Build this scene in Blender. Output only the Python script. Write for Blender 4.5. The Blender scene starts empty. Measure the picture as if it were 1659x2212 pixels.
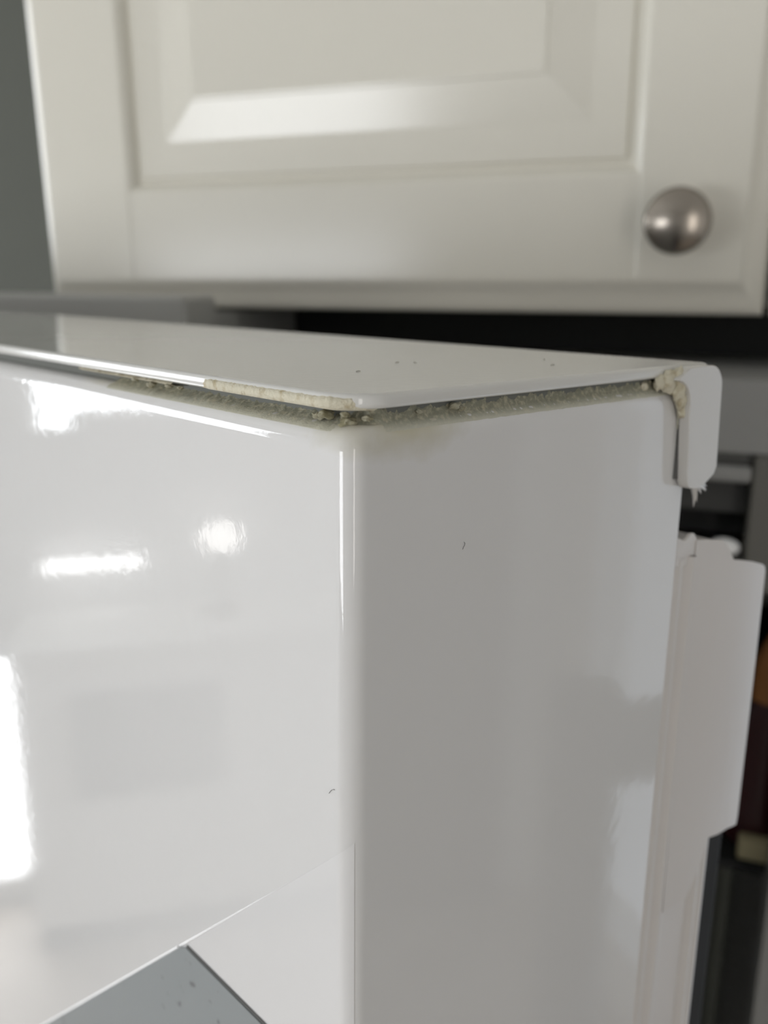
import bpy, bmesh, math, random
from mathutils import Vector, Matrix, noise
random.seed(4)
S = bpy.context.scene
COL = S.collection
V = Vector
CZ = 1.75                                   # eye height of the phone above the floor

# ------------------------------------------------------------------ camera
cam_d = bpy.data.cameras.new('camera')
cam = bpy.data.objects.new('camera', cam_d); COL.objects.link(cam)
PITCH, ROLL = 0.2474038, 0.0094611
fwd = V((0, math.cos(PITCH), -math.sin(PITCH))); rt0 = V((1, 0, 0)); up0 = rt0.cross(fwd)
rt = rt0*math.cos(ROLL) + up0*math.sin(ROLL); up = up0*math.cos(ROLL) - rt0*math.sin(ROLL)
cam.matrix_world = Matrix(((rt.x, up.x, -fwd.x, 0), (rt.y, up.y, -fwd.y, 0), (rt.z, up.z, -fwd.z, CZ), (0, 0, 0, 1)))
cam_d.sensor_fit = 'VERTICAL'; cam_d.sensor_height = 36; cam_d.lens = 1933.6/2212*36
cam_d.clip_start = 0.005
cam_d.dof.use_dof = True; cam_d.dof.focus_distance = 0.115; cam_d.dof.aperture_fstop = 21
S.camera = cam

# frames: door (u across its thickness, v along its front, z up); kitchen (a along the wall to the right, b into the wall)
TH = 0.7335597
U = V((math.cos(TH), math.sin(TH), 0)); VV = V((-math.sin(TH), math.cos(TH), 0)); Z = V((0, 0, 1))
DC = V((-0.004, 0.1001, CZ-0.012))
YAW = -0.3579155
A = V((math.cos(YAW), math.sin(YAW), 0)); B = V((-math.sin(YAW), math.cos(YAW), 0))
KO = V((-0.1992, 0.5632, CZ))
def D(u, v, z): return DC + U*u + VV*v + Z*z
def K(a, b, z): return KO + A*a + B*b + Z*z

# ------------------------------------------------------------------ world, daylight, exposure
w = bpy.data.worlds.new('world'); S.world = w; w.use_nodes = True
w.node_tree.nodes['Background'].inputs[0].default_value = (0.75, 0.86, 1.0, 1)
w.node_tree.nodes['Background'].inputs[1].default_value = 1.0
S.view_settings.view_transform = 'Standard'; S.view_settings.look = 'None'
S.view_settings.exposure = -0.25; S.view_settings.gamma = 1; S.view_settings.use_curve_mapping = False
S.cycles.max_bounces = 8; S.cycles.diffuse_bounces = 5; S.cycles.glossy_bounces = 4
S.cycles.use_denoising = True
def daylight(name, p, nrm, sx, sy, radiance, col=(1, 1, 1)):
    l = bpy.data.lights.new(name, 'AREA'); l.shape = 'RECTANGLE'; l.size = sx; l.size_y = sy
    l.energy = radiance*math.pi*sx*sy; l.color = col
    o = bpy.data.objects.new(name, l); COL.objects.link(o)
    zc = -nrm.normalized(); xc = Z.cross(zc).normalized(); yc = zc.cross(xc)
    o.matrix_world = Matrix(((xc.x, yc.x, zc.x, p.x), (xc.y, yc.y, zc.y, p.y), (xc.z, yc.z, zc.z, p.z), (0, 0, 0, 1)))
    return o
LW, FW, RW, BW = -2.0, -2.6, 2.4, 0.66      # walls: a of left / right, b of front / back
daylight('daylight_front', K(-1.285, FW-0.06, -0.535), B, 1.15, 1.05, 12.3, (0.97, 0.98, 1.0))
daylight('daylight_left', K(LW-0.06, -0.365, 0.03), A, 0.67, 0.85, 9, (0.95, 0.98, 1.0))
daylight('daylight_left_door', K(LW-0.06, 0.32, -1.35), A, 0.54, 0.7, 7, (1, 1, 1))
daylight('daylight_right', K(1.75, FW-0.06, -0.2), B, 0.45, 1.5, 6.0, (1.0, 0.93, 0.85))

daylight('side_fill_light', K(1.45, BW+0.10, -0.65), -B, 1.5, 1.9, 0.33, (1, 1, 1))  # added light, brightens what the free edge of the door mirrors
# ------------------------------------------------------------------ helpers
def mat(name, col, rough=0.5, metal=0, ior=1.5, spec=0.5, coat=0, bump=None, var=None):
    m = bpy.data.materials.new(name); m.use_nodes = True
    nt = m.node_tree; b = nt.nodes['Principled BSDF']
    b.inputs['Base Color'].default_value = (*col, 1); b.inputs['Roughness'].default_value = rough
    b.inputs['Metallic'].default_value = metal; b.inputs['IOR'].default_value = ior
    b.inputs['Specular IOR Level'].default_value = spec; b.inputs['Coat Weight'].default_value = coat
    tc = nt.nodes.new('ShaderNodeTexCoord')
    if var:                                 # var = (scale, colour2, low, high)
        n = nt.nodes.new('ShaderNodeTexNoise'); n.inputs['Scale'].default_value = var[0]; n.inputs['Detail'].default_value = 6
        r = nt.nodes.new('ShaderNodeMapRange'); r.inputs[1].default_value = var[2]; r.inputs[2].default_value = var[3]
        x = nt.nodes.new('ShaderNodeMix'); x.data_type = 'RGBA'
        x.inputs[6].default_value = (*col, 1); x.inputs[7].default_value = (*var[1], 1)
        nt.links.new(tc.outputs['Object'], n.inputs['Vector']); nt.links.new(n.outputs[0], r.inputs[0])
        nt.links.new(r.outputs[0], x.inputs[0]); nt.links.new(x.outputs[2], b.inputs['Base Color'])
    if bump:                                # bump = (scale, strength, distance)
        n = nt.nodes.new('ShaderNodeTexNoise'); n.inputs['Scale'].default_value = bump[0]; n.inputs['Detail'].default_value = 3
        k = nt.nodes.new('ShaderNodeBump'); k.inputs['Strength'].default_value = bump[1]; k.inputs['Distance'].default_value = bump[2]
        nt.links.new(tc.outputs['Object'], n.inputs['Vector']); nt.links.new(n.outputs[0], k.inputs['Height'])
        nt.links.new(k.outputs[0], b.inputs['Normal'])
    return m
def lamp_mat(name, col, s):
    m = bpy.data.materials.new(name); m.use_nodes = True; b = m.node_tree.nodes['Principled BSDF']
    b.inputs['Base Color'].default_value = (*col, 1)
    b.inputs['Emission Color'].default_value = (*col, 1); b.inputs['Emission Strength'].default_value = s
    return m
def root(name, label, cat, p, group=None, kind=None):
    o = bpy.data.objects.new(name, None); COL.objects.link(o); o.location = p; o.empty_display_size = 0.05
    if label: o['label'] = label
    if cat: o['category'] = cat
    if group: o['group'] = group
    if kind: o['kind'] = kind
    return o
def base(o):
    p = V((0, 0, 0))
    while o: p = p + o.location; o = o.parent
    return p
def link(name, bm, m, parent=None, smooth=False, label=None, cat=None, group=None, kind=None, origin=None, sharp=35):
    """bm holds world coordinates; links it as one object whose own origin sits on its thing's base"""
    o = base(parent) if parent else (origin or V((0, 0, 0)))
    bmesh.ops.translate(bm, verts=bm.verts, vec=-o)
    bmesh.ops.recalc_face_normals(bm, faces=bm.faces)
    me = bpy.data.meshes.new(name); bm.to_mesh(me); bm.free()
    me.materials.append(m)
    if smooth:
        me.polygons.foreach_set('use_smooth', [True]*len(me.polygons))
        me.set_sharp_from_angle(angle=math.radians(sharp))
    ob = bpy.data.objects.new(name, me); COL.objects.link(ob)
    if smooth and kind != 'stuff':
        wn = ob.modifiers.new('weighted_normals', 'WEIGHTED_NORMAL'); wn.weight = 100; wn.keep_sharp = True
    if parent: ob.parent = parent
    else: ob.location = o
    for k, x in (('label', label), ('category', cat), ('group', group), ('kind', kind)):
        if x: ob[k] = x
    return ob
def quad_box(bm, F, x0, x1, y0, y1, z0, z1):
    vs = [bm.verts.new(F(x, y, z)) for z in (z0, z1) for x, y in ((x0, y0), (x1, y0), (x1, y1), (x0, y1))]
    fs = []
    for q in ((0, 3, 2, 1), (4, 5, 6, 7), (0, 1, 5, 4), (1, 2, 6, 5), (2, 3, 7, 6), (3, 0, 4, 7)):
        fs.append(bm.faces.new([vs[i] for i in q]))
    return vs, fs
def bevel(bm, r, seg=3, edges=None):
    bmesh.ops.bevel(bm, geom=edges or bm.edges[:], offset=r, segments=seg, profile=0.5, affect='EDGES', clamp_overlap=True)
def rbox(F, x0, x1, y0, y1, z0, z1, r=0.002, seg=3, bm=None):
    b = bmesh.new(); quad_box(b, F, x0, x1, y0, y1, z0, z1)
    bmesh.ops.recalc_face_normals(b, faces=b.faces)
    if r: bevel(b, r, seg)
    return b
def poly_plate(F, pts, d0, d1, r=0, seg=3, front=False):
    """pts: outline in two coordinates; F(p, q, d) to world; plate between depths d0 and d1"""
    b = bmesh.new()
    a = [b.verts.new(F(p, q, d0)) for p, q in pts]; c = [b.verts.new(F(p, q, d1)) for p, q in pts]
    n = len(pts); b.faces.new(a); b.faces.new(c[::-1])
    for i in range(n): b.faces.new((a[i], c[i], c[(i+1) % n], a[(i+1) % n]))
    bmesh.ops.recalc_face_normals(b, faces=b.faces)
    if r:
        es = [e for e in b.edges if (e.verts[0] in a) == (e.verts[1] in a) and (not front or e.verts[0] in a)]
        bevel(b, r, seg, es)
    return b
def arc(cx, cy, r, a0, a1, n=8):
    return [(cx + r*math.cos(math.radians(a0+(a1-a0)*i/n)), cy + r*math.sin(math.radians(a0+(a1-a0)*i/n))) for i in range(n+1)]
def lathe(prof, o, ax, n=32, bm=None):
    """prof: (radius, height) pairs, along axis ax from point o"""
    b = bm or bmesh.new(); ax = ax.normalized(); e = ax.orthogonal().normalized(); f = ax.cross(e); rings = []
    for r, h in prof:
        if r < 1e-6: rings.append([b.verts.new(o+ax*h)])
        else: rings.append([b.verts.new(o + ax*h + (e*math.cos(2*math.pi*i/n)+f*math.sin(2*math.pi*i/n))*r) for i in range(n)])
    for p, q in zip(rings, rings[1:]):
        for i in range(n):
            j = (i+1) % n
            vs = [p[i % len(p)], p[j % len(p)], q[j % len(q)], q[i % len(q)]]
            vs = list(dict.fromkeys(vs))
            if len(vs) > 2: b.faces.new(vs)
    return b
def tube(pts, r0, r1, n=6, bm=None):
    b = bm or bmesh.new(); rings = []
    for i, p in enumerate(pts):
        t = (pts[min(i+1, len(pts)-1)] - pts[max(i-1, 0)]).normalized()
        e = t.orthogonal().normalized(); f = t.cross(e); r = r0+(r1-r0)*i/(len(pts)-1)
        rings.append([b.verts.new(p+(e*math.cos(2*math.pi*k/n)+f*math.sin(2*math.pi*k/n))*r) for k in range(n)])
    for p, q in zip(rings, rings[1:]):
        for k in range(n): b.faces.new((p[k], p[(k+1) % n], q[(k+1) % n], q[k]))
    b.faces.new(rings[0][::-1]); b.faces.new(rings[-1])
    return b

# ------------------------------------------------------------------ materials
M_wall = mat('shaded_grey_green_paint', (0.10, 0.105, 0.09), 0.8, bump=(300, 0.1, 0.001))  # grey-green paint with the wall's shading put into its colour
M_brown = mat('brown_door', (0.09, 0.065, 0.05), 0.5)
M_ceil = mat('white_ceiling_paint', (0.75, 0.75, 0.73), 0.9)
M_room = mat('white_wall_paint', (0.74, 0.74, 0.73), 0.85)
M_floor = mat('pale_oak_floor', (0.48, 0.42, 0.36), 0.4, var=(6, (0.38, 0.32, 0.26), 0.35, 0.65))
M_cab = mat('satin_offwhite_lacquer', (0.76, 0.735, 0.655), 0.18, bump=(260, 0.03, 0.0006))
M_cabin = mat('cabinet_carcass_white', (0.62, 0.61, 0.56), 0.5)
M_frame = mat('white_window_frame', (0.8, 0.8, 0.8), 0.4)
M_nickel = mat('brushed_nickel', (0.36, 0.325, 0.285), 0.25, 1, bump=(900, 0.05, 0.0002))
M_glass = bpy.data.materials.new('window_glass'); M_glass.use_nodes = True
_nt = M_glass.node_tree; _nt.nodes.clear()
_o = _nt.nodes.new('ShaderNodeOutputMaterial'); _m = _nt.nodes.new('ShaderNodeMixShader')
_t = _nt.nodes.new('ShaderNodeBsdfTransparent'); _g = _nt.nodes.new('ShaderNodeBsdfGlossy'); _g.inputs['Roughness'].default_value = 0.02
_m.inputs[0].default_value = 0.06
_nt.links.new(_t.outputs[0], _m.inputs[1]); _nt.links.new(_g.outputs[0], _m.inputs[2]); _nt.links.new(_m.outputs[0], _o.inputs[0])

# door skin: glossy white enamel with orange peel and a yellow glue stain below the near corner
M_door = mat('glossy_white_enamel', (0.74, 0.735, 0.73), 0.045, ior=1.5, bump=(420, 0.035, 0.0004))
nt = M_door.node_tree; pb = nt.nodes['Principled BSDF']
def node(t, **kw):
    n = nt.nodes.new(t)
    for k, x in kw.items(): setattr(n, k, x)
    return n
def math_(op, a, b=None, clamp=False):
    n = node('ShaderNodeMath', operation=op, use_clamp=clamp)
    for i, x in enumerate((a, b)):
        if x is None: continue
        if isinstance(x, (int, float)): n.inputs[i].default_value = x
        else: nt.links.new(x, n.inputs[i])
    return n.outputs[0]
geo = node('ShaderNodeNewGeometry')
sub = node('ShaderNodeVectorMath', operation='SUBTRACT'); nt.links.new(geo.outputs['Position'], sub.inputs[0])
sub.inputs[1].default_value = D(0.009, 0, -0.0035)
scl = node('ShaderNodeVectorMath', operation='MULTIPLY'); nt.links.new(sub.outputs[0], scl.inputs[0]); scl.inputs[1].default_value = (100, 100, 250)
ln = node('ShaderNodeVectorMath', operation='LENGTH'); nt.links.new(scl.outputs[0], ln.inputs[0])
ns = node('ShaderNodeTexNoise'); ns.inputs['Scale'].default_value = 260; ns.inputs['Detail'].default_value = 5; nt.links.new(geo.outputs['Position'], ns.inputs['Vector'])
dist = math_('ADD', ln.outputs['Value'], math_('MULTIPLY', ns.outputs[0], 0.9))
msk = math_('MULTIPLY', math_('SUBTRACT', 1.75, dist, True), 0.75)
mx = node('ShaderNodeMix', data_type='RGBA'); mx.inputs[6].default_value = (0.74, 0.735, 0.73, 1); mx.inputs[7].default_value = (0.50, 0.46, 0.30, 1)
nt.links.new(msk, mx.inputs[0]); nt.links.new(mx.outputs[2], pb.inputs['Base Color'])

M_cap = mat('white_plastic_cap', (0.70, 0.695, 0.67), 0.10, ior=1.5, bump=(500, 0.03, 0.0003))
M_trim = mat('white_plastic_trim', (0.66, 0.645, 0.62), 0.2, bump=(600, 0.04, 0.0003))
M_liner = mat('white_vinyl_liner', (0.68, 0.65, 0.63), 0.4, bump=(120, 0.12, 0.001))
M_gap = mat('grey_foam_core', (0.16, 0.165, 0.15), 0.8)
M_glue = mat('olive_dried_glue', (0.27, 0.27, 0.205), 0.75, var=(1500, (0.50, 0.46, 0.34), 0.47, 0.70), bump=(3500, 0.5, 0.0002))
nt = M_glue.node_tree; pb = nt.nodes['Principled BSDF']
geo = nt.nodes.new('ShaderNodeNewGeometry'); sp = nt.nodes.new('ShaderNodeSeparateXYZ'); nt.links.new(geo.outputs['Position'], sp.inputs[0])
mr = nt.nodes.new('ShaderNodeMapRange'); mr.inputs[1].default_value = DC.z-0.0034; mr.inputs[2].default_value = DC.z-0.0047; nt.links.new(sp.outputs[2], mr.inputs[0])
mx = nt.nodes.new('ShaderNodeMix'); mx.data_type = 'RGBA'; mx.inputs[7].default_value = (0.56, 0.55, 0.46, 1)
nt.links.new(pb.inputs['Base Color'].links[0].from_socket, mx.inputs[6]); nt.links.new(mr.outputs[0], mx.inputs[0]); nt.links.new(mx.outputs[2], pb.inputs['Base Color'])
M_cream = mat('cream_dried_glue', (0.66, 0.62, 0.49), 0.8, var=(700, (0.45, 0.38, 0.24), 0.52, 0.75), bump=(2500, 0.6, 0.0003))
M_pale = mat('pale_glue_crumbs', (0.40, 0.38, 0.29), 0.85, var=(900, (0.26, 0.24, 0.15), 0.42, 0.62))
M_film = mat('white_sticker_film', (0.77, 0.765, 0.765), 0.10)
M_edge_glint = mat('sticker_edge_glint', (0.9, 0.9, 0.9), 0.3)
M_grey = mat('grey_sticker_print', (0.30, 0.325, 0.335), 0.3, var=(260, (0.17, 0.18, 0.185), 0.66, 0.70))
M_dark = mat('smoke_grey_plastic', (0.025, 0.025, 0.025), 0.7, spec=0.15)
M_body = mat('fridge_grey_enamel', (0.30, 0.30, 0.29), 0.35)
M_cover = mat('pale_grey_cover_plastic', (0.38, 0.38, 0.36), 0.35)
M_inner = mat('fridge_inner_plastic', (0.15, 0.145, 0.13), 0.5)
M_seal_shade = mat('grey_seal_and_shade', (0.12, 0.12, 0.115), 0.6)  # seal rubber, also the dark strips painted as shade
M_glint = mat('white_glint', (0.88, 0.88, 0.88), 0.12)
M_flap = mat('dark_grey_plastic', (0.06, 0.06, 0.058), 0.5)
M_shade = mat('black_shade', (0.012, 0.012, 0.012), 0.7)
M_dust = mat('grey_dust', (0.42, 0.41, 0.36), 0.9)
M_hair = mat('dark_hair', (0.05, 0.045, 0.04), 0.6)

# ------------------------------------------------------------------ setting: the kitchen shell
FZ, TZ = -CZ, 0.85
def wall(name, bm, m): return link(name, bm, m, kind='structure')
def box(F, *a): b = bmesh.new(); quad_box(b, F, *a); return b
wall('floor', box(K, LW-0.2, RW+0.2, FW-0.2, BW+0.2, FZ-0.1, FZ), M_floor)
wall('ceiling', box(K, LW-0.2, RW+0.2, FW-0.2, BW+0.2, TZ, TZ+0.1), M_ceil)
wall('wall_back', box(K, LW-0.2, 0.60, BW, BW+0.2, FZ, TZ), M_wall)
SIDE = (0.70, 2.20, -1.60, 0.30)
wall('wall_right', box(K, RW, RW+0.2, FW-0.2, BW+0.2, FZ, TZ), M_room)
def holed_wall(name, F, x0, x1, z0, z1, holes, m):
    """wall sheet with rectangular openings, built as boxes round the holes (holes sorted along x)"""
    b = bmesh.new(); x = x0
    for (h0, h1, k0, k1) in holes:
        quad_box(b, F, x, h0, 0, 0.12, z0, z1)
        if k0 > z0: quad_box(b, F, h0, h1, 0, 0.12, z0, k0)
        if k1 < z1: quad_box(b, F, h0, h1, 0, 0.12, k1, z1)
        x = h1
    quad_box(b, F, x, x1, 0, 0.12, z0, z1)
    return wall(name, b, m)
FL = lambda x, y, z: K(LW-y, x, z)           # left wall: x runs along b
FF = lambda x, y, z: K(x, FW-y, z)           # front wall (behind the camera): x runs along a
FS = lambda x, y, z: K(x, BW+y, z)           # wall to the right of the refrigerator
holed_wall('wall_side', FS, 0.60, RW+0.2, FZ, TZ, [SIDE], M_room)
holed_wall('wall_left', FL, FW-0.2, BW+0.2, FZ, TZ, [(-0.70, -0.03, -0.395, 0.46), (0.05, 0.59, -1.70, 0.35)], M_room)
holed_wall('wall_front', FF, LW, RW, FZ, TZ, [(-1.86, -0.71, -1.06, -0.01), (1.52, 1.98, -0.95, 0.55)], M_room)
def window(name, F, x0, x1, z0, z1, bars, hbars=()):
    r = bpy.data.objects.new(name, None); COL.objects.link(r); r.location = F((x0+x1)/2, 0.03, z0); r['kind'] = 'structure'
    b = bmesh.new(); t = 0.025
    for a in ((x0, x0+t, z0, z1), (x1-t, x1, z0, z1), (x0+t, x1-t, z0, z0+t), (x0+t, x1-t, z1-t, z1)): quad_box(b, F, a[0], a[1], 0.0, 0.05, a[2], a[3])
    for x in bars: quad_box(b, F, x-t/2, x+t/2, 0.0, 0.05, z0+t, z1-t)
    for z in hbars: quad_box(b, F, x0+t, x1-t, 0.002, 0.048, z-t/2, z+t/2)
    link('window_frame', b, M_frame, r)
    link('pane', box(F, x0+t, x1-t, 0.024, 0.028, z0+t, z1-t), M_glass, r)
    return r
window('window_1', FL, -0.70, -0.03, -0.395, 0.46, ())
window('window_2', FF, 1.52, 1.98, -0.95, 0.55, ())
window('side_fill_window', FS, *SIDE, (1.45,))  # made-up window that carries the added side light
window('door_1', FL, 0.05, 0.59, -1.70, 0.35, (), (-0.98,))
window('window_3', FF, -1.86, -0.71, -1.06, -0.01, ())
d3 = link('door_3', rbox(K, RW-0.03, RW-0.001, 0.12, 0.52, FZ+0.002, 0.30, 0.003, 2), M_brown, kind='structure')
link('added_roller_blind', rbox(FL, 0.075, 0.565, 0.004, 0.009, -0.96, 0.32, 0.001, 1), M_frame, label='white roller blind added to dim the upper part of the glazed door in the left wall', cat='blind')  # unseen sheet added to dim the upper pane in the door's reflection

link('planter', rbox(FL, -0.66, -0.14, -0.09, -0.005, -0.395, -0.315, 0.004, 2), M_frame, label='white planter trough added on the sill to mask the foot of the left window', cat='planter')  # unseen trough added to shape the window's reflection in the door
# ------------------------------------------------------------------ wall cabinet above the refrigerator
CT, CR, CY = 0.0325136, 0.0050034, YAW
c0 = V((-0.2264, 0.64, CZ+0.0025))
cn = V((math.sin(CY), -math.cos(CY), 0)); ca = V((math.cos(CY), math.sin(CY), 0))
cz = Z*math.cos(CT) + cn*math.sin(CT)
ca, cz = ca*math.cos(CR)+cz*math.sin(CR), cz*math.cos(CR)-ca*math.sin(CR)
cf = ca.cross(cz)                            # towards the viewer
def C(x, y, d): return c0 + ca*x + cz*y + cf*d
cab = root('wall_cabinet', 'off-white wall cabinet with raised-panel door and round nickel knob above the refrigerator', 'cabinet', C(0.22, -0.012, -0.3))
CH = 0.72; DW = 0.44
b = rbox(C, -0.010, 0.905, -0.015, CH+0.012, -0.50, -0.034, 0.001, 1); link('carcass', b, M_cabin, cab)
def prof_bar(F, path, prof):
    """sweep profile (offset, depth) along a list of (x, y, nx, ny) stations"""
    b = bmesh.new(); rows = []
    for x, y, nx, ny in path: rows.append([b.verts.new(F(x+nx*o, y+ny*o, d)) for o, d in prof])
    for p, q in zip(rows, rows[1:]):
        for i in range(len(prof)-1): b.faces.new((p[i], q[i], q[i+1], p[i+1]))
    return b, rows
def stile(F, xo, xi, y0, y1, sgn, top=0.0):
    """board with a square outer edge xo and a coved step at its inner edge xi"""
    pr = [(xo, -0.0165), (xo, top), (xi-sgn*0.003, top), (xi-sgn*0.0005, -0.0012), (xi+sgn*0.0025, -0.0045), (xi+sgn*0.0035, -0.0075), (xi+sgn*0.0070, -0.0082), (xi+sgn*0.0070, -0.0165)]
    b = bmesh.new(); r0 = [b.verts.new(F(x, y0, d)) for x, d in pr]; r1 = [b.verts.new(F(x, y1, d)) for x, d in pr]
    n = len(pr)
    for i in range(n): b.faces.new((r0[i], r0[(i+1) % n], r1[(i+1) % n], r1[i]))
    b.faces.new(r0); b.faces.new(r1[::-1])
    return b
def rail(F, yo, yi, x0, x1, sgn):
    return stile(lambda y, x, d: F(x, y, d), yo, yi, x0, x1, sgn, -0.0008)
def edge_moulding(F, x1, y1, low=1.45):
    b = bmesh.new(); rings = []
    for o, d in [(0.0, 0.0), (0.001, -0.0006), (0.003, -0.0035), (0.007, -0.0062), (0.0105, -0.0075), (0.0125, -0.0100), (0.013, -0.0125), (0.013, -0.0195), (0.0, -0.0195)]:
        rings.append([b.verts.new(F(x, y, d)) for x, y in ((-o, -o*low), (x1+o, -o*low), (x1+o, y1+o), (-o, y1+o))])
    for p, q in zip(rings, rings[1:]):
        for i in range(4): b.faces.new((p[i], p[(i+1) % 4], q[(i+1) % 4], q[i]))
    return b
def raised_panel(F, x0, x1, y0, y1):
    g = -0.0054                              # flat margin, slope, raised field
    st = [(0, -0.0095), (0.0005, g-0.001), (0.0015, g), (0.021, g), (0.0215, g+0.0002), (0.0440, g+0.0044), (0.0446, -0.0002), (0.0460, 0.0)]
    b = bmesh.new(); rings = []
    for o, d in st: rings.append([b.verts.new(F(x, y, d)) for x, y in ((x0+o, y0+o), (x1-o, y0+o), (x1-o, y1-o), (x0+o, y1-o))])
    for p, q in zip(rings, rings[1:]):
        for i in range(4): b.faces.new((p[i], p[(i+1) % 4], q[(i+1) % 4], q[i]))
    b.faces.new(rings[-1])
    return b
def cabinet_door(F, name):
    d = link(name, rbox(F, 0.002, DW-0.002, 0.002, CH-0.002, -0.0195, -0.0165, 0.0005, 1), M_cab, cab)
    gl, zg = 0.0635, 0.0560
    link('edge_moulding', edge_moulding(F, DW, CH), M_cab, d, True, sharp=40)
    link('stile', stile(F, 0, gl, 0, CH, 1), M_cab, d, True, sharp=50)
    link('stile', stile(F, DW, DW-gl+0.008, 0, CH, -1), M_cab, d, True, sharp=50)
    link('rail', rail(F, 0, zg, gl-0.002, DW-gl+0.010, 1), M_cab, d, True, sharp=50)
    link('rail', rail(F, CH, CH-zg, gl-0.002, DW-gl+0.010, -1), M_cab, d, True, sharp=50)
    link('raised_panel', raised_panel(F, gl+0.0065, DW-gl+0.0015, zg+0.0065, CH-zg-0.0065), M_cab, d)
    return d
dr = cabinet_door(C, 'door')
cabinet_door(lambda x, y, d: C(x+0.4565+0.013, y, d), 'door')
kp = [(0.0, -0.001), (0.009, -0.001), (0.009, 0.001), (0.0065, 0.004), (0.006, 0.010), (0.0085, 0.0135), (0.0130, 0.0155)] + [(0.0160, 0.0180), (0.0168, 0.0205), (0.0165, 0.0226)] + [(0.031*math.sin(math.radians(a)), 0.0318-0.031*(1-math.cos(math.radians(a)))) for a in (31, 28, 24, 20, 16, 12, 8, 4)] + [(0.0, 0.0318)]
link('knob', lathe(kp, C(0.4075, 0.0295, 0), cf, 40), M_nickel, dr, True, label='round brushed nickel knob', sharp=60)

# ------------------------------------------------------------------ refrigerator
fr = root('refrigerator', 'white refrigerator with its door ajar and the top cap of the door coming loose', 'refrigerator', K(0.13, 0.3, -CZ))
BT = -0.0414
b = bmesh.new(); x0, x1, DB = -0.21, 0.47, 0.60
quad_box(b, K, x0, x1, 0.0, DB, BT-0.035, BT)                       # top slab with the header
quad_box(b, K, x0, x0+0.04, 0.0, DB, FZ+0.02, BT-0.035)
quad_box(b, K, 0.433, x1, 0.0, 0.03, FZ+0.02, BT-0.035)
quad_box(b, K, 0.452, x1, 0.03, DB, FZ+0.02, BT-0.035)
quad_box(b, K, x0+0.04, 0.433, DB-0.03, DB, FZ+0.02, BT-0.035)
quad_box(b, K, x0+0.04, 0.433, 0.0, DB-0.03, FZ+0.02, FZ+0.12)
body = link('fridge_body', b, M_body, fr)
link('header_seal', rbox(K, x0+0.045, 0.4015, 0.006, 0.03, BT-0.0415, BT-0.0352, 0.001, 2), M_seal_shade, body)
link('compartment_rim', rbox(K, x0+0.045, 0.4015, 0.001, 0.03, BT-0.050, BT-0.0418, 0.002, 3), M_body, body)
link('rear_shade_strip', box(K, 0.081, x1, 0.16, 0.18, BT+0.0002, BT+0.029), M_shade, body, label='added black strip that stands for the shade under the cabinet')  # added strip, its black stands for the shade in the gap
link('compartment_side', rbox(K, 0.402, 0.4325, 0.001, 0.30, BT-0.105, BT-0.0352, 0.002, 3), M_inner, body, label='grey side wall of the upper compartment')
link('compartment_flap', rbox(K, x0+0.05, 0.4015, 0.016, 0.022, BT-0.0685, BT-0.0505, 0.001, 2), M_flap, body, label='dark grey flap set back in the upper compartment')
link('compartment_shade', box(K, x0+0.05, 0.4015, 0.030, 0.034, BT-0.083, BT-0.0685), M_shade, body)  # black plate standing for the darkness inside the compartment
link('compartment_shelf', rbox(K, x0+0.05, 0.4015, 0.004, 0.30, BT-0.093, BT-0.086, 0.002, 3), M_flap, body, label='dark shelf of the upper compartment')
b = lathe([(0, -1)]+[(math.sin(math.radians(a)), -math.cos(math.radians(a))) for a in range(20, 180, 20)]+[(0, 1)], V((0, 0, 0)), Z, 20)
for q in b.verts: q.co = K(0.3925+0.0075*q.co.x, 0.000+0.005*q.co.y, BT-0.0822+0.0045*q.co.z)
link('glint', b, M_glint, body, True, label='small white latch below the flap')  # white blob painted as a glint on the shelf edge
b = rbox(K, -0.20, 0.085, 0.004, 0.042, BT+0.0005, BT+0.0350, 0.004, 4); quad_box(b, K, -0.20, 0.080, 0.043, 0.50, BT+0.0005, BT+0.024)  # low rear box added to block light under the cabinet
link('hinge_cover', b, M_cover, fr, True, label='long pale grey cover on top of the body beside the hinge')

# door: skin
L = 0.63; T = 0.075; DZ0 = -1.45
def ring(f, g, z, r=0.0027):
    """outline of the skin at height z, set back f at the front and g at the sides"""
    o = [(f+r+r*math.cos(math.radians(t)), g+r+r*math.sin(math.radians(t))) for t in [180+90*i/8 for i in range(9)]]
    o += [(T-g-0.001, g), (T-g, g+0.001), (T-g, L-g), (f, L-g)]
    return [b.verts.new(D(p, q, z)) for p, q in o]
b = bmesh.new(); ZT = -0.0038
rings = [ring(0, 0, DZ0), ring(0, 0, ZT-0.0030)]
for i in range(1, 11):
    t = math.radians(9*i)
    rings.append(ring(0.0030*(1-math.cos(t)), 0.0012*(1-math.cos(t)), ZT-0.0030*(1-math.sin(t)) if i < 10 else ZT))
for p, q in zip(rings, rings[1:]):
    n = len(p)
    for i in range(n): b.faces.new((p[i], p[(i+1) % n], q[(i+1) % n], q[i]))
b.faces.new(rings[0]); b.faces.new(rings[-1][::-1])
door = link('door', b, M_door, fr, True, sharp=60)
# recessed core between skin and cap
r = 0.005
b = poly_plate(lambda p, q, d: D(p, q, d), arc(0.0034+r, 0.0016+r, r, 180, 270, 8)+[(T-0.003, 0.0016), (T-0.003, L-0.003), (0.0034, L-0.003)], -0.005, -0.001)
link('foam_core', b, M_gap, door)
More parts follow.
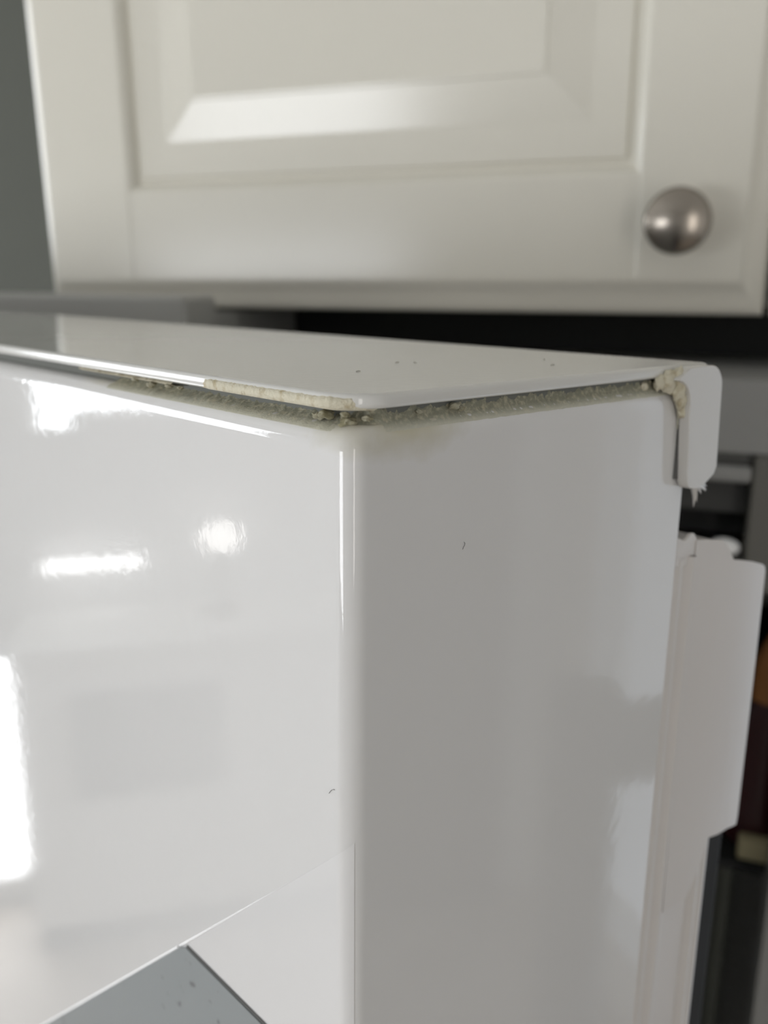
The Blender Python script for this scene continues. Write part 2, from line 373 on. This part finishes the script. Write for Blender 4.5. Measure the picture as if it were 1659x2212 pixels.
# cap plate: rounded near corner, slightly bowed
def cap_outline():
    r = 0.0065
    o = arc(r, r, r, 180, 270, 10) + [(0.02, 0), (0.04, 0), (0.06, 0)] + [(0.0788, 0.0)]
    o += [(0.0788, L)] + [(0, L)] + [(0, v) for v in (0.4, 0.2, 0.12, 0.08, 0.05, 0.03)]
    return o
b = poly_plate(lambda p, q, d: D(p, q, d), cap_outline(), -0.0019, 0.0, 0.0007, 4)
cap = link('top_cap', b, M_cap, door, True, label='white cap plate lifting off the top of the door', sharp=50)
# L-shaped end of the cap turned down over the inner edge of the door
pts = [(0.0668, -0.0014), (0.0690, -0.0003), (0.0755, -0.0002)] + arc(0.0758, -0.0042, 0.0040, 88, 3, 8) + [(0.0803, -0.012), (0.0807, -0.0178), (0.0800, -0.0190), (0.0768, -0.0206), (0.0745, -0.0208), (0.0722, -0.0205), (0.0713, -0.0195), (0.0711, -0.0185)]
pts += [(0.0700, -0.0085)] + arc(0.0655, -0.0066, 0.0045, -8, 84, 6) + [(0.0660, -0.0019)]
b = poly_plate(lambda p, q, d: D(p, d, q), pts, -0.0024, -0.0006, 0.0015, 5, True)
link('edge_trim', b, M_trim, door, True, label='white trim turned down over the edge, broken off at its lower end', sharp=50)

# dried glue in the gap: a rough strip that follows the front edge, the near corner and the free edge
def fbm(p, s, o=4): return noise.fractal(V(p)*s, 1.0, 2.0, o)
def perimeter(s, inset):
    """s in metres from the near corner; negative along the front (v), positive along the free edge (u)"""
    r = 0.0062
    q = math.pi*r/4
    if s < -q: u, v, nx, ny = 0, r + (-s-q), -1, 0
    elif s > q: u, v, nx, ny = r + (s-q), 0, 0, -1
    else:
        a = math.radians(225) + s/r
        u, v, nx, ny = r+r*math.cos(a), r+r*math.sin(a), math.cos(a), math.sin(a)
    inset *= 1+1.5*max(0.0, -nx)
    return u-nx*inset, v-ny*inset, nx, ny
def glue_strip(s0, s1, n, prof, amp, seed, scale=900, sink=0.0):
    b = bmesh.new(); rows = []
    for i in range(n+1):
        s = s0+(s1-s0)*i/n; row = []
        taper = min(1, (s-s0)/0.006, (s1-s)/0.006); taper = max(0, taper)
        for j, (ins, z) in enumerate(prof):
            u, v, nx, ny = perimeter(s, ins+(1-taper)*sink)
            f = fbm((s+seed, z*1.5, ins), scale)*amp + noise.noise(V((s*2600+seed, z*2600, 3)))*amp*0.4
            f *= taper*(1 if j < len(prof)-3 else 0.25)
            row.append(b.verts.new(D(u+nx*f, v+ny*f, z+f*0.35)))
        rows.append(row)
    for p, q in zip(rows, rows[1:]):
        for j in range(len(prof)-1): b.faces.new((p[j], q[j], q[j+1], p[j+1]))
    return b
pr = [(0.0021, -0.0016), (0.0018, -0.0020), (0.0016, -0.0025), (0.0014, -0.0030), (0.0012, -0.0034), (0.0009, -0.0038), (0.00048, -0.0042), (0.00030, -0.0046), (0.0007, -0.0053)]
link('glue_residue', glue_strip(-0.062, 0.070, 700, pr, 0.00030, 1.3), M_glue, door, True, label='olive dried glue filling the gap under the cap', kind='stuff', sharp=80)
# cream crust on the cap edge (front, near the corner) and cream remains below the cap further left
pr2 = [(0.0011, -0.0001), (0.0004, -0.00015), (-0.00012, -0.0006), (-0.00018, -0.0012), (-0.0001, -0.0018), (0.0006, -0.0022)]
link('glue_crust', glue_strip(-0.034, 0.0035, 360, pr2, 0.00016, 7.7, 1400, 0.0005), M_cream, door, True, label='cream crust of dried glue along the front edge of the cap', kind='stuff', sharp=80)
pr3 = [(0.0012, -0.0017), (0.0004, -0.0019), (0.0002, -0.0022), (0.0005, -0.0025), (0.0013, -0.0026)]
link('glue_crust', glue_strip(-0.072, -0.040, 300, pr3, 0.0004, 4.1, 1100), M_cream, door, True, label='cream remains of glue hanging below the cap', kind='stuff', sharp=80)
def lump(p, r, seed, m=M_pale, par=door, sq=(1, 1, 1), name='glue_lump', amp=0.6, frq=1.5):
    b = bmesh.new(); bmesh.ops.create_icosphere(b, subdivisions=3, radius=1)
    for v in b.verts:
        k = 1+amp*noise.fractal(v.co*frq+V((seed, seed*2, 0)), 1, 2, 4)
        c = v.co*k; v.co = p + U*c.x*r*sq[0] + VV*c.y*r*sq[1] + Z*c.z*r*sq[2]
    return link(name, b, m, par, True, sharp=80)
for i, (s, ins, z, r_) in enumerate([(-0.0068, 0.0008, -0.0032, 0.0006), (-0.0054, 0.0008, -0.0029, 0.0008), (-0.0012, 0.0008, -0.0027, 0.0005), (-0.0008, 0.0009, -0.0036, 0.0009), (0.0022, 0.0009, -0.0031, 0.0005), (0.0165, 0.0008, -0.0026, 0.0006), (0.0178, 0.0008, -0.0030, 0.0004), (0.0105, 0.0009, -0.0028, 0.0004),
        (-0.038, 0.0004, -0.0026, 0.0004), (-0.041, 0.0003, -0.0025, 0.0005), (-0.0465, 0.0003, -0.0028, 0.0006), (-0.052, 0.0004, -0.0024, 0.0005)]):
    u, v, _, _ = perimeter(s, ins); lump(D(u, v, z), r_, i*3.1, sq=(1.15, 1.15, 0.7))
# cream clot in the corner under the trim
for i, (u, v, z, r_) in enumerate([(0.0640, 0.0000, -0.0026, 0.0013), (0.0662, -0.0006, -0.0024, 0.0018), (0.0684, -0.0010, -0.0036, 0.0019), (0.0695, -0.0010, -0.0056, 0.0016), (0.0700, -0.0010, -0.0074, 0.0011), (0.0618, 0.0012, -0.0031, 0.0008), (0.0676, -0.0012, -0.0014, 0.0013), (0.0702, -0.0012, -0.0042, 0.0012)]):
    lump(D(u, v, z), r_, 40+i*2.3, M_cream, sq=(1, 0.5, 1), name='glue_clot', amp=0.4, frq=1.4)
for i, (u, v, a_) in enumerate([(0.035, 0.030, 0.3), (0.037, 0.028, 1.2), (0.060, 0.020, 0.8), (0.020, 0.022, 0.2), (0.052, 0.012, 0.1)]):
    p0 = D(u, v, 0.00006); dv = U*math.cos(a_)*0.0005+VV*math.sin(a_)*0.0005
    link('dust_speck', tube([p0-dv, p0+Z*0.00008, p0+dv], 0.00008, 0.00005, 5), M_dust, cap, True)
link('trim_gap_shade', rbox(D, 0.0706, 0.0745, -0.00055, 0.0001, -0.0190, -0.0100, 0), M_seal_shade, door, label='dark strip painted as the shaded gap behind the trim')  # dark strip set in the gap to deepen its shade
b = tube([D(0.0697, -0.0004, -0.0065), D(0.0701, -0.0003, -0.0085), D(0.0703, -0.0002, -0.0105)], 0.0003, 0.0001)
link('glue_thread', b, M_glue, door, True)
# frayed shreds under the broken trim
for i, (p, q, z2, w_) in enumerate([((0.0752, -0.0204), (0.0805, -0.0215), -0.0010, 0.0006), ((0.0756, -0.0205), (0.0800, -0.0230), -0.0004, 0.0007), ((0.0758, -0.0206), (0.0788, -0.0252), 0.0002, 0.0008), ((0.0754, -0.0204), (0.0798, -0.0222), -0.0012, 0.0006), ((0.0756, -0.0204), (0.0812, -0.0223), -0.0006, 0.0004), ((0.0756, -0.0206), (0.0794, -0.0243), 0.0, 0.0005)]):
    p0 = D(p[0], -0.0012, p[1]); p1 = D(q[0], z2, q[1]); mid = (p0*0.45+p1*0.55) + U*0.0003 + Z*0.0002
    link('frayed_shred', tube([p0, (p0+mid)/2, mid, (mid+p1)/2+Z*0.0001, p1], w_, 0.00005, 5), M_trim, door, True)

# inner liner, torn flap and gasket along the free edge
def strip(prof, z0, z1, thick=0.0, nz=24):
    b = bmesh.new(); rows = []
    for k in range(nz+1):
        z = z0+(z1-z0)*k/nz; rows.append([b.verts.new(D(u, v, z)) for u, v in prof])
    for p, q in zip(rows, rows[1:]):
        for i in range(len(prof)-1): b.faces.new((p[i], p[i+1], q[i+1], q[i]))
    return b
lp = [(0.0725, 0.030), (0.0735, 0.0018), (0.0748, 0.0012), (0.0760, 0.0004), (0.0772, 0.0002), (0.0781, 0.0008), (0.0787, 0.0009), (0.0796, -0.0001), (0.0806, -0.0004), (0.0815, 0.0004), (0.0826, 0.0012), (0.0850, 0.0014), (0.0930, 0.0012), (0.0950, 0.030)]
link('inner_liner', strip(lp, -0.0345, -1.40), M_liner, door, True, label='white ribbed liner strip along the edge of the door', sharp=80)
link('torn_corner', poly_plate(lambda p, q, d: D(p, d, q), [(0.0748, -0.0303), (0.0758, -0.0305), (0.0772, -0.0312), (0.0783, -0.0309), (0.0794, -0.0302), (0.0806, -0.0304), (0.0816, -0.0316), (0.0828, -0.0350), (0.0800, -0.0362), (0.0770, -0.0360), (0.0748, -0.0355)], 0.0004, 0.0011, 0.0002, 2), M_liner, door, True)
# flap: curved thin sheet
ol = [(0.0812, -0.0318), (0.0850, -0.0323), (0.0895, -0.0331), (0.0910, -0.0340), (0.0930, -0.0366), (0.0942, -0.0378), (0.0985, -0.0388), (0.1030, -0.0400), (0.1070, -0.0413), (0.1086, -0.0421), (0.1093, -0.0432), (0.1094, -0.0445), (0.1099, -0.060), (0.1102, -0.080), (0.1103, -0.1000), (0.1099, -0.1017), (0.1045, -0.1000), (0.0998, -0.0993), (0.0958, -0.0984), (0.0945, -0.103), (0.0900, -0.110), (0.0822, -0.110), (0.0816, -0.080), (0.0812, -0.050)]
def flap_d(u, z):
    t = (u-0.082)/0.028
    return 0.0002 - 0.0012*math.sin(max(0, min(1, t))*2.2) + 0.003*max(0, t-0.55)**2
b = bmesh.new()
f = b.faces.new([b.verts.new((p, 0, q)) for p, q in ol]); bmesh.ops.triangulate(b, faces=[f])
for k in range(1, 9):
    bmesh.ops.bisect_plane(b, geom=b.verts[:]+b.edges[:]+b.faces[:], plane_co=(0.0812+k*0.0032, 0, 0), plane_no=(1, 0, 0))
ret = bmesh.ops.extrude_face_region(b, geom=b.faces[:])
for v in [e for e in ret['geom'] if isinstance(e, bmesh.types.BMVert)]: v.co.y = 0.0007
for v in b.verts: v.co = D(v.co.x, flap_d(v.co.x, v.co.z)+v.co.y, v.co.z)
link('torn_flap', b, M_liner, door, True, label='broad white flap of torn plastic standing out from the edge', sharp=60)
gp = [(0.0925, 0.006), (0.0930, 0.0022), (0.0942, 0.0014), (0.0952, 0.0004), (0.0962, 0.0003), (0.0968, 0.0014), (0.0972, 0.0014), (0.0979, 0.0004), (0.0990, 0.0004), (0.0996, 0.0020), (0.0998, 0.012)]
link('gasket', strip(gp, -0.1000, -1.40), M_liner, door, True, label='white ribbed door gasket', sharp=80)
link('door_bin', rbox(D, 0.100, 0.128, 0.010, 0.075, -0.45, -0.1000, 0.003, 4), M_dark, door, True, label='smoke grey door bin behind the gasket')

# sticker on the door front
def FD(p, q, d): return D(-d, p, q)
st = root('sticker', 'white film sticker with a grey print and diagonal upper edge on the door front', 'sticker', D(0, 0.06, -0.14))
def diag(v): return -0.1007-0.944*(v-0.0458)
b = bmesh.new(); cols = []
R_ = 0.0027
for v in (0.16, 0.10, 0.0458, 0.02, R_): cols.append((-0.00006, v, v))
for k in range(1, 8):
    t = math.radians(180+8*k); cols.append((R_+(R_+0.00006)*math.cos(t), R_+(R_+0.00006)*math.sin(t), R_-R_*math.radians(8*k)))
tops = [b.verts.new(D(u, v, diag(q))) for u, v, q in cols]; bots = [b.verts.new(D(u, v, -0.24)) for u, v, q in cols]
for i in range(len(cols)-1): b.faces.new((tops[i], tops[i+1], bots[i+1], bots[i]))
link('film', b, M_film, st, True)
link('film_edge', tube([FD(0.0040, diag(0.0040), 0.00005), FD(0.0300, diag(0.0300), 0.00005), FD(0.0470, diag(0.0470), 0.0001)], 0.00003, 0.00014, 6), M_film, st)
link('grey_print', poly_plate(FD, [(0.0085, -0.0990), (0.0440, -0.1001), (0.0463, diag(0.0463)-0.0003), (0.159, diag(0.159)-0.0003), (0.159, -0.239), (0.0085, -0.239)], 0.00018, 0.0005), M_grey, st, label='smooth grey printed area with dark specks')
b = bmesh.new()
link('shadow_line', tube([FD(0.0085, -0.0987, 0.0002), FD(0.0440, -0.0998, 0.0002)], 0.00022, 0.00018, 6), M_seal_shade, st, label='dark line painted as shadow along the upper border of the grey print')  # dark tube painted as the shadow line of the print
link('cut_edge_glint', tube([FD(0.0470, diag(0.0470), 0.0003), FD(0.16, diag(0.16), 0.0003)], 0.0002, 0.0003, 6), M_edge_glint, st, label='cut edge painted bright as if catching light')  # whiter than the film, as light caught on its edge

# a hair and dust
hp = [D(-0.0001, 0.0040-0.0003*i, -0.0515+0.0005*i-0.00006*i*i) for i in range(5)]
link('hair', tube(hp, 0.00003, 0.00003, 5), M_hair, None, True, 'short curved hair stuck to the white door front beside its rounded edge', 'hair', origin=hp[0])
hp = [D(0.0195+0.0002*math.sin(i*1.2), -0.0001, -0.0205-0.00025*i) for i in range(5)]
link('hair', tube(hp, 0.00003, 0.00003, 5), M_hair, None, True, 'tiny dark hair on the free edge of the door below the glue stain', 'hair', origin=hp[0])

# ------------------------------------------------------------------ food inside, seen past the edge of the door
def jar(name, a, bb, z, prof, m, label, cat):
    return link(name, lathe(prof, K(a, bb, z), Z, 28), m, None, True, label, cat, origin=K(a, bb, z), sharp=50)
M_or = mat('orange_plastic', (0.45, 0.19, 0.06), 0.35); M_red = mat('dark_red_sauce', (0.06, 0.018, 0.018), 0.3)
M_beige = mat('beige_carton', (0.52, 0.46, 0.28), 0.6)
link('glass_shelf', rbox(K, x0+0.045, 0.4515, 0.031, 0.50, -0.322, -0.3165, 0.001, 2), M_dark, body, label='dark glass shelf')
rt_ = root('sauce_bottle', 'dark red sauce bottle with an orange cap in the open refrigerator', 'bottle', K(0.4265, 0.062, -0.316))
link('bottle', lathe([(0, 0), (0.017, 0), (0.019, 0.004), (0.0185, 0.06), (0.010, 0.085), (0.008, 0.092), (0, 0.092)], K(0.4265, 0.062, -0.316), Z, 28), M_red, rt_, True)
link('cap', lathe([(0.0085, 0.088), (0.0105, 0.089), (0.0095, 0.112), (0.004, 0.128), (0, 0.129)], K(0.4265, 0.062, -0.316), Z, 24), M_or, rt_, True, label='orange cap')
link('butter_pack', rbox(K, 0.4175, 0.450, 0.034, 0.042, -0.316, -0.303, 0.001, 2), M_beige, None, False, 'small beige pack at the right edge inside the open refrigerator', 'food pack', origin=K(0.418, 0.012, -0.316))

# ------------------------------------------------------------------ the rest of the kitchen, met as reflections
M_top = mat('pale_worktop', (0.78, 0.78, 0.76), 0.3); M_oven = mat('grey_steel_front', (0.05, 0.055, 0.055), 0.4)
M_unit = mat('white_base_unit', (0.85, 0.85, 0.85), 0.35)
un = root('base_unit', 'white base unit with a built-in grey oven below the left window', 'cabinet', K(LW+0.15, -0.6, FZ))
link('carcass', box(K, LW+0.001, LW+0.27, -1.6, 0.02, FZ+0.1, -0.90), M_unit, un)
link('oven_front', rbox(K, LW+0.271, LW+0.285, -0.48, -0.11, -1.28, -0.99, 0.004, 2), M_oven, un)
link('plinth', box(K, LW+0.001, LW+0.23, -1.6, 0.02, FZ, FZ+0.1), M_oven, un)
link('worktop', rbox(K, LW+0.001, LW+0.30, -1.6, 0.03, -0.899, -0.86, 0.004, 2), M_top, None, False, 'pale worktop below the left window', 'worktop')
tl = root('added_tube_lamp', 'slim lit tube lamp added on the left wall above the worktop', 'lamp', K(LW+0.04, -0.17, -0.72))  # added glow for the bright bar mirrored in the door
link('tube', lathe([(0, 0), (0.018, 0), (0.018, 0.25), (0, 0.25)], K(LW+0.045, -0.295, -0.725), B, 16), lamp_mat('tube_glow', (1, 1, 1), 5), tl, True)
link('holder', box(K, LW+0.001, LW+0.024, -0.30, -0.04, -0.735, -0.715), M_frame, tl)
gl_ = root('added_globe_lamp', 'small lit globe lamp added on the worktop near the left wall', 'lamp', K(LW+0.12, -0.50, -0.86))  # added glow for the round spot mirrored in the door
link('globe', lathe([(0, -0.042)]+[(0.055*math.sin(math.radians(a)), -0.042*math.cos(math.radians(a))) for a in range(15, 180, 15)]+[(0, 0.042)], K(LW+0.12, -0.50, -0.650), Z, 24), lamp_mat('globe_glow', (1, 0.98, 0.95), 5), gl_, True)
link('base', lathe([(0, 0), (0.05, 0), (0.05, 0.012), (0.01, 0.02), (0.01, 0.155), (0, 0.155)], K(LW+0.12, -0.50, -0.86), Z, 24), M_nickel, gl_, True)
# railing to the right of the refrigerator, mirrored in the free edge of the door
M_rail = mat('grey_painted_rail', (0.05, 0.047, 0.044), 0.35)
def at(az, el, d): return V((0.03+d*math.cos(math.radians(az)), 0.13+d*math.sin(math.radians(az)), CZ-0.06+d*math.tan(math.radians(el))))
pz = at(8.2, -24.5, 0.9)
ra = root('stair_railing', 'dark grey railing post with a crossbar to the right of the refrigerator', 'railing', V((pz.x, pz.y, 0)))
link('post', lathe([(0, 0), (0.045, 0), (0.045, pz.z-0.004), (0.040, pz.z), (0, pz.z)], V((pz.x, pz.y, 0)), Z, 28), M_rail, ra, True)
pe = at(24, -24.5, 1.2)
link('crossbar', tube([V((pz.x, pz.y, pz.z-0.09)), V((pe.x, pe.y, pz.z-0.09))], 0.05, 0.05, 16), M_rail, ra, True)
